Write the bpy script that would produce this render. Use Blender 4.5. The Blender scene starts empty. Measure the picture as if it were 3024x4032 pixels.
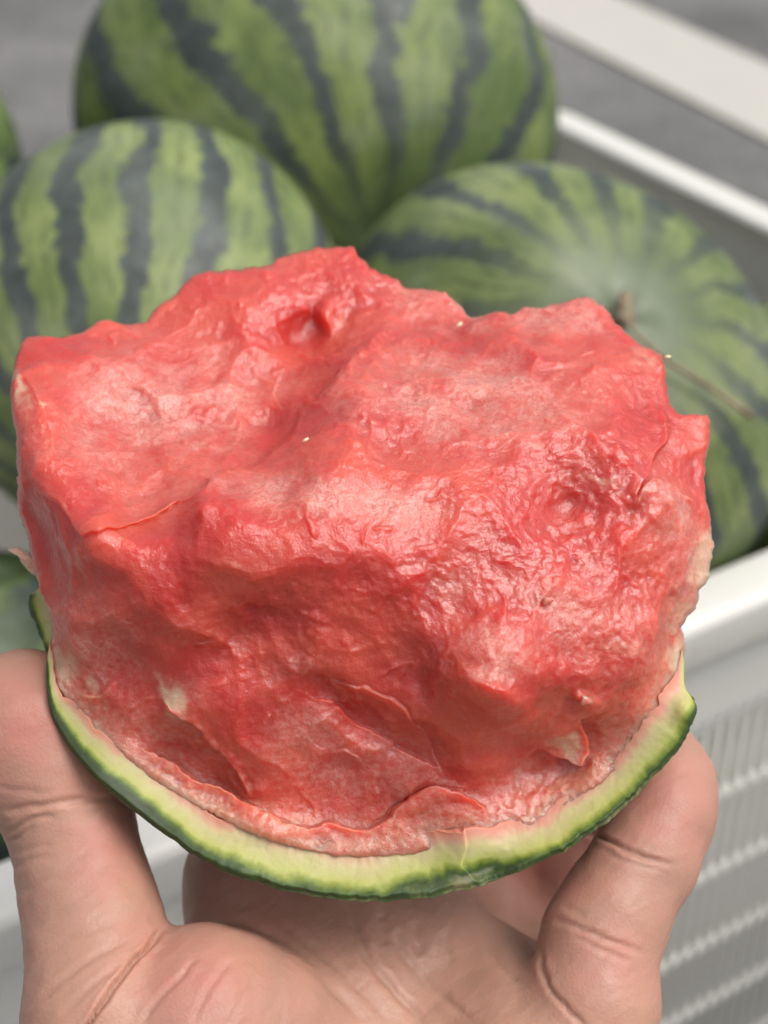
import bpy, bmesh, math
import numpy as np
from mathutils import Vector, Matrix

# ------------------------------------------------------------------ camera, sky, sun, exposure
scene = bpy.context.scene
COL = scene.collection
PITCH = math.radians(34.0)
CAM = np.array([0.0, 0.0, 0.60])
FPX = 6000.0                      # focal length in photo pixels (3024 wide)
cam = bpy.data.cameras.new('camera')
cam.sensor_fit = 'HORIZONTAL'; cam.sensor_width = 36.0
cam.lens = 36.0 * FPX / 3024.0
cam.clip_start = 0.01; cam.clip_end = 500
cam.dof.use_dof = True
cam.dof.focus_distance = 0.266
cam.dof.aperture_fstop = 19.0
camo = bpy.data.objects.new('camera', cam); COL.objects.link(camo)
camo.location = CAM; camo.rotation_euler = (math.pi/2 - PITCH, 0, 0)
scene.camera = camo

SUN_EL, SUN_AZ = math.radians(62), math.radians(112)    # azimuth measured from +Y (away from camera) towards +X
world = bpy.data.worlds.new('World'); scene.world = world; world.use_nodes = True
wn = world.node_tree.nodes; wl = world.node_tree.links
sky = wn.new('ShaderNodeTexSky'); sky.sky_type = 'NISHITA'; sky.sun_disc = False
sky.sun_elevation = SUN_EL; sky.sun_rotation = SUN_AZ
sky.air_density = 1.0; sky.dust_density = 6.0; sky.ozone_density = 0.6
hs = wn.new('ShaderNodeHueSaturation'); hs.inputs['Saturation'].default_value = .3      # thin overcast: greyer than a clear sky
wl.new(sky.outputs[0], hs.inputs['Color']); wl.new(hs.outputs[0], wn['Background'].inputs[0]); wn['Background'].inputs[1].default_value = 0.15
sun = bpy.data.lights.new('sun', 'SUN'); sun.energy = 1.1; sun.angle = math.radians(32); sun.color = (1, .95, .87)
suno = bpy.data.objects.new('sun', sun); COL.objects.link(suno)
sd = Vector((math.sin(SUN_AZ)*math.cos(SUN_EL), math.cos(SUN_AZ)*math.cos(SUN_EL), math.sin(SUN_EL)))
suno.rotation_euler = sd.to_track_quat('Z', 'Y').to_euler()
scene.view_settings.view_transform = 'Standard'; scene.view_settings.look = 'None'
scene.view_settings.exposure = 0.30; scene.view_settings.gamma = 1.0
scene.view_settings.use_curve_mapping = False
scene.cycles.use_denoising = True
scene.cycles.max_bounces = 6; scene.cycles.use_adaptive_sampling = True; scene.cycles.adaptive_threshold = .02

# ------------------------------------------------------------------ coordinate helpers
SP, CP = math.sin(PITCH), math.cos(PITCH)
DS = 3024/1659.0                  # measuring grid used below: the photo at 1659 px width
BASE = 270.0                      # mm from the camera to the reference plane of the held piece

def to_mm(dx, dy, w):
    """measured point + distance in front of the reference plane -> camera aligned mm"""
    d = BASE - np.asarray(w, float)
    x = (np.asarray(dx, float)*DS - 1512)/FPX*d
    y = (2016 - np.asarray(dy, float)*DS)/FPX*d
    return np.stack([x, y, np.broadcast_to(np.asarray(w, float), np.broadcast(x, y).shape)], -1)

def world_from_mm(p):
    p = np.asarray(p, float)/1000
    x, y, dep = p[..., 0], p[..., 1], BASE/1000 - p[..., 2]
    return np.stack([CAM[0] + x, CAM[1] + dep*CP + y*SP, CAM[2] - dep*SP + y*CP], -1)

def wpt(px, py, depth):
    """photo pixel + depth along the axis (m) -> world"""
    x = (px-1512)/FPX*depth; y = (2016-py)/FPX*depth
    return np.array([x, depth*CP + y*SP, CAM[2] - depth*SP + y*CP])

def cam_dir(r, u, t):
    """direction right / up / towards the viewer -> world"""
    v = Vector((r, u*SP - t*CP, u*CP + t*SP)); return v.normalized()

# ------------------------------------------------------------------ noise (numpy)
def _hash(ix, iy, iz, seed):
    h = (ix.astype(np.uint32)*np.uint32(374761393) + iy.astype(np.uint32)*np.uint32(668265263)
         + iz.astype(np.uint32)*np.uint32(2147483647) + np.uint32(seed)*np.uint32(1274126177))
    h = (h ^ (h >> np.uint32(13)))*np.uint32(1274126177)
    h = (h ^ (h >> np.uint32(16)))*np.uint32(2246822519)
    h = h ^ (h >> np.uint32(13))
    return h.astype(np.float64)/4294967295.0
def vnoise(p, scale, seed=0):
    q = p/scale + 1000.0
    i = np.floor(q).astype(np.int64); f = q - i
    f = f*f*f*(f*(f*6-15)+10)
    r = 0
    for a in (0, 1):
        for b in (0, 1):
            for c in (0, 1):
                wgt = ((f[..., 0] if a else 1-f[..., 0])*(f[..., 1] if b else 1-f[..., 1])
                       * (f[..., 2] if c else 1-f[..., 2]))
                r = r + wgt*_hash(i[..., 0]+a, i[..., 1]+b, i[..., 2]+c, seed)
    return r*2-1
def fbm(p, scale, octaves=3, seed=0, gain=.5):
    r = 0; a = 1
    for k in range(octaves):
        r = r + a*vnoise(p, scale/2**k, seed+k*17); a *= gain
    return r
def cells(p, scale, seed=0):
    """squared distance to the nearest of jittered cell points: shallow bowls that meet in sharp ridges"""
    q = p/scale + 500.0; i = np.floor(q).astype(np.int64); f = q-i; best = np.full(p.shape[:-1], 9.)
    for a in (-1, 0, 1):
        for b in (-1, 0, 1):
            for c in (-1, 0, 1):
                h = [_hash(i[..., 0]+a, i[..., 1]+b, i[..., 2]+c, seed+k) for k in (0, 7, 13)]
                best = np.minimum(best, (a+h[0]-f[..., 0])**2+(b+h[1]-f[..., 1])**2+(c+h[2]-f[..., 2])**2)
    return best
def sstep(a, b, x):
    t = np.clip((x-a)/(b-a), 0, 1); return t*t*(3-2*t)
def polyline(pts, n):
    p = np.array(pts, float); d = np.r_[0, np.cumsum(np.hypot(*np.diff(p[:, :2], axis=0).T))]
    s = np.linspace(0, d[-1], n)
    return np.stack([np.interp(s, d, p[:, k]) for k in range(p.shape[1])], -1)
def smooth_line(pts, n, it=2):
    p = np.array(pts, float)
    for _ in range(it):
        q = [p[0]]
        for a, b in zip(p[:-1], p[1:]):
            q += [a*.75+b*.25, a*.25+b*.75]
        q.append(p[-1]); p = np.array(q)
    return polyline(p, n)
def chaikin(pts, it=2):
    p = np.array(pts, float)
    for _ in range(it):
        q = [p[0]]
        for a, b in zip(p[:-1], p[1:]): q += [a*.75+b*.25, a*.25+b*.75]
        p = np.array(q+[p[-1]])
    return p
def line_dist(x, y, pts, reach=None):
    """signed distance to a polyline (+ = right hand side going along it, y down) and position along 0..1"""
    p = np.array(pts, float); x0, y0 = x, y; m0 = None
    if reach is not None:
        m0 = (x > p[:, 0].min()-reach) & (x < p[:, 0].max()+reach) & (y > p[:, 1].min()-reach) & (y < p[:, 1].max()+reach)
        x, y = x[m0], y[m0]
    best = np.full(x.shape, 1e9); sg = np.ones(x.shape); tt = np.zeros(x.shape); perp = np.zeros(x.shape)
    L = np.r_[0, np.cumsum(np.hypot(*np.diff(p, axis=0).T))]
    for k in range(len(p)-1):
        a, b = p[k], p[k+1]; d = b-a; l2 = d@d
        if l2 < 1e-9: continue
        t = np.clip(((x-a[0])*d[0]+(y-a[1])*d[1])/l2, 0, 1)
        ex, ey = x-a[0]-t*d[0], y-a[1]-t*d[1]
        dd = np.hypot(ex, ey); cr = (d[0]*(y-a[1])-d[1]*(x-a[0]))/math.sqrt(l2)
        m = (dd < best-1e-6) | ((dd < best+1e-6) & (np.abs(cr) > perp))
        best = np.where(m, dd, best); sg = np.where(m, np.where(cr < 0, -1., 1.), sg); perp = np.where(m, np.abs(cr), perp)
        tt = np.where(m, (L[k]+t*(L[k+1]-L[k]))/L[-1], tt)
    if m0 is not None:
        S = np.full(x0.shape, 1e6); T = np.zeros(x0.shape); S[m0] = best*sg; T[m0] = tt; return S, T
    return best*sg, tt

# ------------------------------------------------------------------ object helpers
def new_mesh(name, verts, faces, mat=None, parent=None, smooth=True):
    me = bpy.data.meshes.new(name)
    verts = np.asarray(verts, float)
    if isinstance(faces, np.ndarray): faces = [faces]
    if isinstance(faces[0], np.ndarray):
        # closed solids: signed volume decides the winding
        vol = 0.0; c0 = verts.mean(0)
        for f in faces:
            for k in range(1, f.shape[1]-1):
                a, b, c = verts[f[:, 0]]-c0, verts[f[:, k]]-c0, verts[f[:, k+1]]-c0
                vol += np.einsum('ij,ij->', a, np.cross(b, c))
        if vol < 0: faces = [f[:, ::-1] for f in faces]
        starts = []; n0 = 0
        for f in faces:
            starts.append(n0+np.arange(0, f.size, f.shape[1])); n0 += f.size
        me.vertices.add(len(verts)); me.vertices.foreach_set('co', verts.ravel())
        me.loops.add(n0); me.loops.foreach_set('vertex_index', np.concatenate([f.ravel() for f in faces]).astype(np.int32))
        starts = np.concatenate(starts).astype(np.int32)
        me.polygons.add(len(starts)); me.polygons.foreach_set('loop_start', starts)
        me.update(calc_edges=True)
    else:
        me.from_pydata([tuple(v) for v in verts], [], faces)
    if smooth: me.polygons.foreach_set('use_smooth', np.ones(len(me.polygons), bool))
    if mat: me.materials.append(mat)
    o = bpy.data.objects.new(name, me); COL.objects.link(o)
    if parent: o.parent = parent
    return o
def attr(o, name, vals):
    a = o.data.attributes.new(name, 'FLOAT', 'POINT'); a.data.foreach_set('value', np.asarray(vals, np.float32).ravel())
def tag(o, label=None, cat=None, group=None, kind=None):
    for k, v in (('label', label), ('category', cat), ('group', group), ('kind', kind)):
        if v: o[k] = v
    return o
def empty(name, loc):
    o = bpy.data.objects.new(name, None); COL.objects.link(o); o.location = loc; o.empty_display_size = .02
    return o
def keep_parent(o, p):
    o.parent = p; o.matrix_parent_inverse = Matrix.Translation(-Vector(p.location))
def box_mesh(name, sx, sy, sz, bev=.001, seg=2):
    bm = bmesh.new(); bmesh.ops.create_cube(bm, size=1)
    bmesh.ops.scale(bm, vec=(sx, sy, sz), verts=bm.verts)
    if bev: bmesh.ops.bevel(bm, geom=bm.edges[:], offset=bev, segments=seg, affect='EDGES', profile=.5)
    me = bpy.data.meshes.new(name); bm.to_mesh(me); bm.free()
    for p in me.polygons: p.use_smooth = True
    return me

# ------------------------------------------------------------------ material helpers
class NT:
    def __init__(s, name):
        s.m = bpy.data.materials.new(name); s.m.use_nodes = True
        s.t = s.m.node_tree; s.b = s.t.nodes['Principled BSDF']
    def n(s, typ, **kw):
        x = s.t.nodes.new(typ)
        for k, v in kw.items(): setattr(x, k, v)
        return x
    def l(s, a, b): s.t.links.new(a, b)
    def set(s, **kw):
        for k, v in kw.items(): s.b.inputs[k.replace('_', ' ')].default_value = v
    def coord(s): return s.n('ShaderNodeTexCoord').outputs['Object']
    def noise(s, vec, scale, detail=3, rough=.55, dist=0):
        x = s.n('ShaderNodeTexNoise'); s.l(vec, x.inputs['Vector'])
        x.inputs['Scale'].default_value = scale; x.inputs['Detail'].default_value = detail
        x.inputs['Roughness'].default_value = rough; x.inputs['Distortion'].default_value = dist
        return x.outputs['Fac']
    def math(s, op, a, b=None, c=None, clamp=False):
        x = s.n('ShaderNodeMath', operation=op, use_clamp=clamp)
        for i, v in enumerate((a, b, c)):
            if v is None: continue
            if isinstance(v, (int, float)): x.inputs[i].default_value = v
            else: s.l(v, x.inputs[i])
        return x.outputs[0]
    def ramp(s, fac, stops, interp='LINEAR'):
        x = s.n('ShaderNodeValToRGB'); s.l(fac, x.inputs[0]); cr = x.color_ramp; cr.interpolation = interp
        while len(cr.elements) > 1: cr.elements.remove(cr.elements[-1])
        cr.elements[0].position = stops[0][0]; cr.elements[0].color = (*stops[0][1], 1)
        for p, c in stops[1:]:
            e = cr.elements.new(p); e.color = (*c, 1)
        return x.outputs[0]
    def mix(s, fac, a, b, blend='MIX'):
        x = s.n('ShaderNodeMix', data_type='RGBA', blend_type=blend)
        if isinstance(fac, (int, float)): x.inputs[0].default_value = fac
        else: s.l(fac, x.inputs[0])
        for i, v in ((6, a), (7, b)):
            if isinstance(v, tuple): x.inputs[i].default_value = (*v, 1)
            else: s.l(v, x.inputs[i])
        return x.outputs[2]
    def rng(s, v, a, b, c=0., d=1., smooth=True):
        x = s.n('ShaderNodeMapRange'); s.l(v, x.inputs[0])
        if smooth: x.interpolation_type = 'SMOOTHSTEP'
        for i, k in enumerate((a, b, c, d)): x.inputs[i+1].default_value = k
        return x.outputs[0]
    def attr(s, name): return s.n('ShaderNodeAttribute', attribute_name=name).outputs['Fac']
    def bump(s, h, strength, dist, prev=None):
        x = s.n('ShaderNodeBump'); s.l(h, x.inputs['Height'])
        x.inputs['Strength'].default_value = strength; x.inputs['Distance'].default_value = dist
        if prev is not None: s.l(prev, x.inputs['Normal'])
        return x.outputs[0]

# ================================================================== SETTING: ground
def mat_asphalt():
    s = NT('asphalt'); c = s.coord()
    n1 = s.noise(c, 160, 4, .75); n2 = s.noise(c, 4, 5)
    col = s.ramp(s.math('MULTIPLY_ADD', n1, .6, s.math('MULTIPLY', n2, .4)),
                 [(.34, (.05, .05, .05)), (.5, (.122, .12, .117)), (.66, (.24, .235, .228))])
    s.l(col, s.b.inputs['Base Color']); s.set(Roughness=.9)
    s.l(s.bump(n1, .5, .003), s.b.inputs['Normal']); return s.m
def mat_paint():
    s = NT('road_paint'); c = s.coord()
    n1 = s.noise(c, 300, 2); n2 = s.noise(c, 14, 4)
    f = s.math('MULTIPLY', s.rng(n1, .55, .75), s.rng(n2, .45, .7))
    s.l(s.mix(f, (.44, .425, .385), (.25, .25, .24)), s.b.inputs['Base Color']); s.set(Roughness=.75)
    s.l(s.bump(n1, .3, .002), s.b.inputs['Normal']); return s.m
GZ_ = -.085
g = new_mesh('ground', [(-60, -20, GZ_), (60, -20, GZ_), (60, 120, GZ_), (-60, 120, GZ_)], [(0, 1, 2, 3)], mat_asphalt())
tag(g, kind='structure')

def on_ground(px, py, z=GZ_):
    a = wpt(px, py, 1.0) - CAM; t = (z-CAM[2])/a[2]; return CAM + a*t
u0, u1 = on_ground(2400, -20), on_ground(3024, 262)
l0, l1 = on_ground(2100, 150), on_ground(3024, 545)
d = (u1-u0)/np.linalg.norm(u1-u0); nrm = np.array([-d[1], d[0], 0])
wid = .82*abs((l0-u0)@nrm); A = u0 - d*3; B = u0 + d*4; off = nrm*np.sign((l0-u0)@nrm)*wid
q = [A, B, B+off, A+off]
pl = new_mesh('painted_line', [(v[0], v[1], GZ_+.004) for v in q], [(0, 1, 2, 3)], mat_paint())
if pl.data.polygons[0].normal.z < 0: pl.data.flip_normals()
tag(pl, kind='structure')

# ================================================================== crate
def mat_plastic():
    s = NT('white_plastic'); c = s.coord()
    n = s.noise(c, 9, 5, .65); n2 = s.noise(c, 60, 3)
    f = s.math('MULTIPLY', s.rng(n, .5, .72), s.rng(n2, .35, .7))
    s.l(s.mix(f, (.60, .595, .555), (.40, .35, .26)), s.b.inputs['Base Color'])
    s.set(Roughness=.38)
    s.l(s.bump(n2, .15, .001), s.b.inputs['Normal']); return s.m
M_PL = mat_plastic()
RIM_Z = .270
def on_plane(px, py, z):
    a = wpt(px, py, 1.0) - CAM; t = (z-CAM[2])/a[2]; return CAM + a*t
CORNER = on_plane(4575, 1600, RIM_Z)
ang = math.radians(58.5)
e1 = Vector((-math.sin(ang), -math.cos(ang), 0)); e2 = Vector((-math.cos(ang), math.sin(ang), 0))
L1, L2 = .62, .455
cc = Vector(CORNER) + e1*L1/2 + e2*L2/2
crate = empty('plastic_crate', (cc.x, cc.y, 0))
tag(crate, 'white plastic slatted crate heaped with whole striped watermelons', 'crate')
crate.rotation_euler = (0, 0, math.atan2(-e1.y, -e1.x))     # local +x = -e1 , local +y = e2
def crate_part(name, me, loc, rot=0, parent=crate):
    o = bpy.data.objects.new(name, me); COL.objects.link(o); o.parent = parent
    o.location = loc; o.rotation_euler = (0, 0, rot)
    if not me.materials: me.materials.append(M_PL)
    return o
HX, HY = L1/2, L2/2
# rim: rolled lip swept round the four sides
def sweep_rect(name, prof, hx, hy, rad=.03, nc=8):
    path = []
    for cx, cy, a0 in ((hx-rad, hy-rad, 0), (-hx+rad, hy-rad, 90), (-hx+rad, -hy+rad, 180), (hx-rad, -hy+rad, 270)):
        for k in range(nc+1):
            a = math.radians(a0+90*k/nc); path.append((cx, cy, math.cos(a), math.sin(a)))
    V = []; F = []; n = len(path); m = len(prof)
    for cx, cy, ca, sa in path:
        for o_, z in prof: V.append((cx+(rad+o_)*ca, cy+(rad+o_)*sa, z))
    for i in range(n):
        for j in range(m):
            F.append((i*m+j, ((i+1) % n)*m+j, ((i+1) % n)*m+(j+1) % m, i*m+(j+1) % m))
    me = bpy.data.meshes.new(name); me.from_pydata(V, [], F); me.polygons.foreach_set('use_smooth', np.ones(len(F), bool))
    return me
def rounded(pts, r=.002, n=3):
    out = []; m = len(pts)
    for i in range(m):
        p0, p, p1 = Vector(pts[i-1]), Vector(pts[i]), Vector(pts[(i+1) % m])
        a = (p0-p).normalized()*min(r, (p0-p).length*.45); b = (p1-p).normalized()*min(r, (p1-p).length*.45)
        for k in range(n+1):
            t = k/n; out.append(tuple((p+a)*(1-t)**2 + p*2*t*(1-t) + (p+b)*t*t))
    return out
lip = rounded([(-.004, RIM_Z-.066), (.0005, RIM_Z-.066), (.0005, RIM_Z-.026), (.009, RIM_Z-.024), (.0115, RIM_Z-.003), (.008, RIM_Z),
               (-.010, RIM_Z), (-.012, RIM_Z-.004), (-.0045, RIM_Z-.014)], .0025)
crate_part('rim', sweep_rect('rim', lip, HX, HY), (0, 0, 0))
# recessed side panels with ribs and bands
ZT, ZB = RIM_Z-.0655, GZ_+.012
def wall(L, loc, rot):
    w = crate_part('side_panel', box_mesh('side_panel', L-.060, .0022, ZT-ZB, .0008), loc, rot)
    for z in (ZB+.006, -.034, .012, .058, .106, .154, .1995):
        crate_part('band', BANDS.setdefault(L, box_mesh('band', L-.05, .0098, .0075, .002)), (0, -.0160, z-(ZT+ZB)/2), 0, w)
    n = int((L-.06)/.0072)
    for k in range(n):
        crate_part('rib', RIB, ((k-(n-1)/2)*.0072, -.0175, 0), 0, w)
    return w
BANDS = {}
RIB = box_mesh('rib', .0019, .0095, ZT-ZB-.004, .0006, 1)
zc = (ZT+ZB)/2
wall(L1, (0, -HY+.0235, zc), 0)
wall(L1, (0, HY-.0235, zc), math.pi)
wall(L2, (HX-.0235, 0, zc), math.pi/2)
wall(L2, (-HX+.0235, 0, zc), -math.pi/2)
for sx in (-1, 1):
    for sy in (-1, 1):
        bm = bmesh.new(); r = .026; n = 10; vs = []
        for k in range(n+1):
            a = math.pi/2*k/n
            for rr in (r+.0015, r-.003):
                for z in (ZB, ZT): vs.append(bm.verts.new((rr*math.cos(a), rr*math.sin(a), z-zc)))
        for k in range(n):
            b = k*4; c4 = b+4
            for q4 in ((b, c4, c4+1, b+1), (b+3, c4+3, c4+2, b+2), (b+1, c4+1, c4+3, b+3), (b+2, c4+2, c4, b)):
                bm.faces.new([vs[i] for i in q4])
        bm.faces.new([vs[i] for i in (0, 1, 3, 2)]); bm.faces.new([vs[i] for i in (n*4+2, n*4+3, n*4+1, n*4)])
        me = bpy.data.meshes.new('corner_post'); bm.to_mesh(me); bm.free(); me.polygons.foreach_set('use_smooth', np.ones(len(me.polygons), bool))
        rot = {(1, 1): 0, (-1, 1): math.pi/2, (-1, -1): math.pi, (1, -1): -math.pi/2}[(sx, sy)]
        crate_part('corner_post', me, (sx*(HX-.026), sy*(HY-.026), zc), rot)
crate_part('base', box_mesh('base', L1-.012, L2-.012, .008, .002), (0, 0, GZ_+.008))

# ================================================================== whole watermelons
def mat_melon(name, n, seed, light, mid, dark, twist=.0, wide=.0):
    s = NT(name); c = s.coord()
    mp = s.n('ShaderNodeMapping'); s.l(c, mp.inputs[0]); mp.inputs['Location'].default_value = (seed*3.1, seed*1.7, seed*.9)
    cv = mp.outputs[0]
    sep = s.n('ShaderNodeSeparateXYZ'); s.l(c, sep.inputs[0])
    th = s.math('ARCTAN2', sep.outputs[1], sep.outputs[0])
    big = s.math('SUBTRACT', s.noise(cv, 14, 2), .5)
    med = s.math('SUBTRACT', s.noise(cv, 42, 4, .65), .5)
    fine = s.math('SUBTRACT', s.noise(cv, 150, 4, .7), .5)
    a = s.math('MULTIPLY', th, float(n))
    a = s.math('ADD', a, s.math('MULTIPLY', big, 4.5))
    a = s.math('ADD', a, s.math('MULTIPLY', med, 4.2))
    a = s.math('ADD', a, s.math('MULTIPLY', fine, 2.6))
    a = s.math('ADD', a, s.math('MULTIPLY', sep.outputs[2], twist))
    st = s.math('SINE', a)
    st = s.math('ADD', st, s.math('MULTIPLY', s.noise(cv, 75, 3, .7), .9))
    st = s.math('ADD', st, s.math('MULTIPLY', s.math('SUBTRACT', s.noise(cv, 11, 2), .5), 1.5))
    m = s.rng(st, .62+wide, 1.12+wide)
    # net veining on the light ground
    a2 = s.math('SINE', s.math('ADD', s.math('MULTIPLY', th, n*4.), s.math('MULTIPLY', med, 16)))
    vein = s.math('MULTIPLY', s.rng(a2, .2, 1.), s.rng(s.noise(cv, 90, 3, .7), .42, .62))
    base = s.mix(s.rng(s.noise(cv, 28, 3), .35, .65), light, mid)
    base = s.mix(s.math('MULTIPLY', vein, .75), base, tuple(v*.45 for v in mid))
    rxy = s.math('SQRT', s.math('ADD', s.math('MULTIPLY', sep.outputs[0], sep.outputs[0]), s.math('MULTIPLY', sep.outputs[1], sep.outputs[1])))
    m = s.math('MULTIPLY', m, s.rng(rxy, .008, .068, .0, 1.))
    base = s.mix(s.rng(rxy, .058, .004, 0., .8), base, (.075, .105, .055))
    col = s.mix(m, base, s.mix(s.rng(fine, -.1, .2), dark, tuple(v*1.9 for v in dark)))
    # greyish waxy bloom on the rind
    bl = s.rng(s.noise(cv, 20, 3), .45, .7, 0., .16)
    col = s.mix(s.math('ADD', bl, .02), col, (.36, .38, .33))
    s.l(col, s.b.inputs['Base Color'])
    s.l(s.rng(s.noise(cv, 60, 3), .3, .7, .42, .6), s.b.inputs['Roughness'])
    s.l(s.bump(s.noise(cv, 180, 3), .08, .001), s.b.inputs['Normal'])
    s.set(Specular_IOR_Level=.45)
    return s.m
M_STEM = NT('dry_stem'); _c = M_STEM.coord()
M_STEM.l(M_STEM.ramp(M_STEM.noise(_c, 120, 4), [(.3, (.12, .09, .055)), (.7, (.32, .26, .17))]), M_STEM.b.inputs['Base Color']); M_STEM.set(Roughness=.85)

def tube(name, pts, radii, mat, parent=None, seg=8):
    V = []; F = []; pts = [Vector(p) for p in pts]; n = len(pts); up = Vector((.3, .2, .93))
    for i, p in enumerate(pts):
        t = (pts[min(i+1, n-1)]-pts[max(i-1, 0)]).normalized()
        a = t.cross(up).normalized(); b = t.cross(a)
        for k in range(seg):
            an = 2*math.pi*k/seg; V.append(p+(a*math.cos(an)+b*math.sin(an))*radii[i])
    for i in range(n-1):
        for k in range(seg): F.append((i*seg+k, i*seg+(k+1) % seg, (i+1)*seg+(k+1) % seg, (i+1)*seg+k))
    F.append(tuple(range(seg-1, -1, -1))); F.append(tuple(range((n-1)*seg, n*seg)))
    return new_mesh(name, [tuple(v) for v in V], F, mat, parent)

def melon(px, py, depth, R, pole, mat, label, squash=1.0, stem=True, seed=0, stretch=None, roll=0):
    """pole = direction (right, up, towards) of the stem end"""
    V = []; F = []; nu, nv = 72, 40
    for j in range(nv+1):
        ph = math.pi*j/nv
        for i in range(nu):
            t = 2*math.pi*i/nu
            z = math.cos(ph); r = math.sin(ph)
            k = 1 + .012*math.sin(3*t+seed) + .010*math.sin(2*t+1.7*seed+2*ph)
            k -= .030*math.exp(-(ph/.16)**2) + .02*math.exp(-((math.pi-ph)/.14)**2)     # dimpled ends
            V.append((R*r*math.cos(t)*k, R*r*math.sin(t)*k, R*squash*z*k))
    for j in range(nv):
        for i in range(nu):
            F.append((j*nu+i, (j+1)*nu+i, (j+1)*nu+(i+1) % nu, j*nu+(i+1) % nu))
    dr = cam_dir(*pole)
    qn = dr.to_track_quat('Z', 'Y') @ Matrix.Rotation(roll, 3, 'Z').to_quaternion()
    if stretch:
        ax = qn.inverted() @ cam_dir(*stretch[0]); V = [tuple(Vector(v) + ax*(Vector(v).dot(ax)*(stretch[1]-1))) for v in V]
    o = new_mesh('watermelon', V, F, mat)
    bm = bmesh.new(); bm.from_mesh(o.data); bmesh.ops.remove_doubles(bm, verts=bm.verts, dist=1e-6)
    bmesh.ops.recalc_face_normals(bm, faces=bm.faces[:]); bm.to_mesh(o.data); bm.free()
    o.rotation_mode = 'QUATERNION'; o.rotation_quaternion = qn; o.location = wpt(px, py, depth)
    if stem:
        zt = R*squash*.955
        tube('stem', [(0, 0, zt-.001), (.001, 0, zt+.002), (.003, .002, zt+.005), (.007, .004, zt+.006)], [.006, .004, .0028, .0022], M_STEM.m, o)
    tag(o, label, 'watermelon', 'whole watermelons heaped in the crate')
    return o
LT, MD, DK = (.34, .44, .135), (.15, .26, .055), (.030, .045, .042)
M1 = mat_melon('rind_back', 15, 1.3, (0.1419, 0.1849, 0.043), (0.0602, 0.0989, 0.0172), (.018, .026, .024), 0, .0)
M2 = mat_melon('rind_left', 20, 4.2, (0.2021, 0.2451, 0.0817), (0.1032, 0.1462, 0.0387), (.030, .038, .036), 0, -.1)
M3 = mat_melon('rind_right', 17, 7.7, (0.172, 0.2107, 0.0671), (0.0757, 0.1118, 0.0292), (.024, .033, .031), 0, -.12)
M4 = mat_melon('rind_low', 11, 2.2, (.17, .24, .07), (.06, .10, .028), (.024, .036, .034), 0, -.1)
M5 = mat_melon('rind_pile_shade', 7, 5.2, (.10, .15, .04), (.035, .060, .018), (.016, .024, .023), 0, -.2)  # shade deep in the heap is put into these darker rind colours
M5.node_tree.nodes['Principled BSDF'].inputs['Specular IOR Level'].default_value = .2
melon(1250, 480, .765, .108, (.30, -.76, .58), M1, 'largest whole watermelon, at the top behind the two front ones', .95, False, 1, stretch=((1, -.15, 0), 1.13), roll=.5)
melon(590, 1330, .60, .081, (-.05, .72, -.68), M2, 'pale striped watermelon at left, right behind the held piece', 1.08, False, 2, roll=.3)
m3 = melon(2210, 1540, .60, .080, (.16, .24, .955), M3, 'watermelon at right with brown stem end and dry vine showing', 1.0, True, 3, stretch=((.72, -.69, 0), 1.22), roll=.9)
melon(-570, 690, .72, .078, (-.3, .5, -.7), M4, 'watermelon cut off by the left edge, only a sliver showing', 1.0, False, 4)
melon(-60, 2900, .59, .072, (.2, -.3, -.9), M5, 'watermelon low at left, rind colour darkened for pile shade, just above the thumb tip', 1.05, False, 5, roll=1.1)
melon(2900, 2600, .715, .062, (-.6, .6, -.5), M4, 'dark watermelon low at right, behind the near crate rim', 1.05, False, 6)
melon(3170, 1730, .70, .066, (.2, .5, .6), M3, 'watermelon at the far right edge against the crate wall', 1.0, False, 8)
# dry vine across the right melon
vp = []
c3 = np.array(m3.location)
for px, py, lift in ((2440, 1235, .009), (2520, 1330, .006), (2620, 1420, .005), (2740, 1490, .006), (2850, 1560, .010), (2960, 1640, .014)):
    a = wpt(px, py, 1.0)-CAM; a /= np.linalg.norm(a); oc = CAM-c3; b = a@oc; R3 = .0845+lift*.35
    disc = b*b-(oc@oc-R3*R3); t = -b-math.sqrt(max(disc, 0)); vp.append(CAM+a*t)
vp = smooth_line(vp, 22, 2)
vine = tube('dry_vine', vp, np.interp(np.linspace(0, 1, 22), [0, .1, .8, 1], [.0016, .0009, .0009, .0014]), M_STEM.m)
tag(vine, 'dry brown vine trailing over the right watermelon', 'vine')

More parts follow.
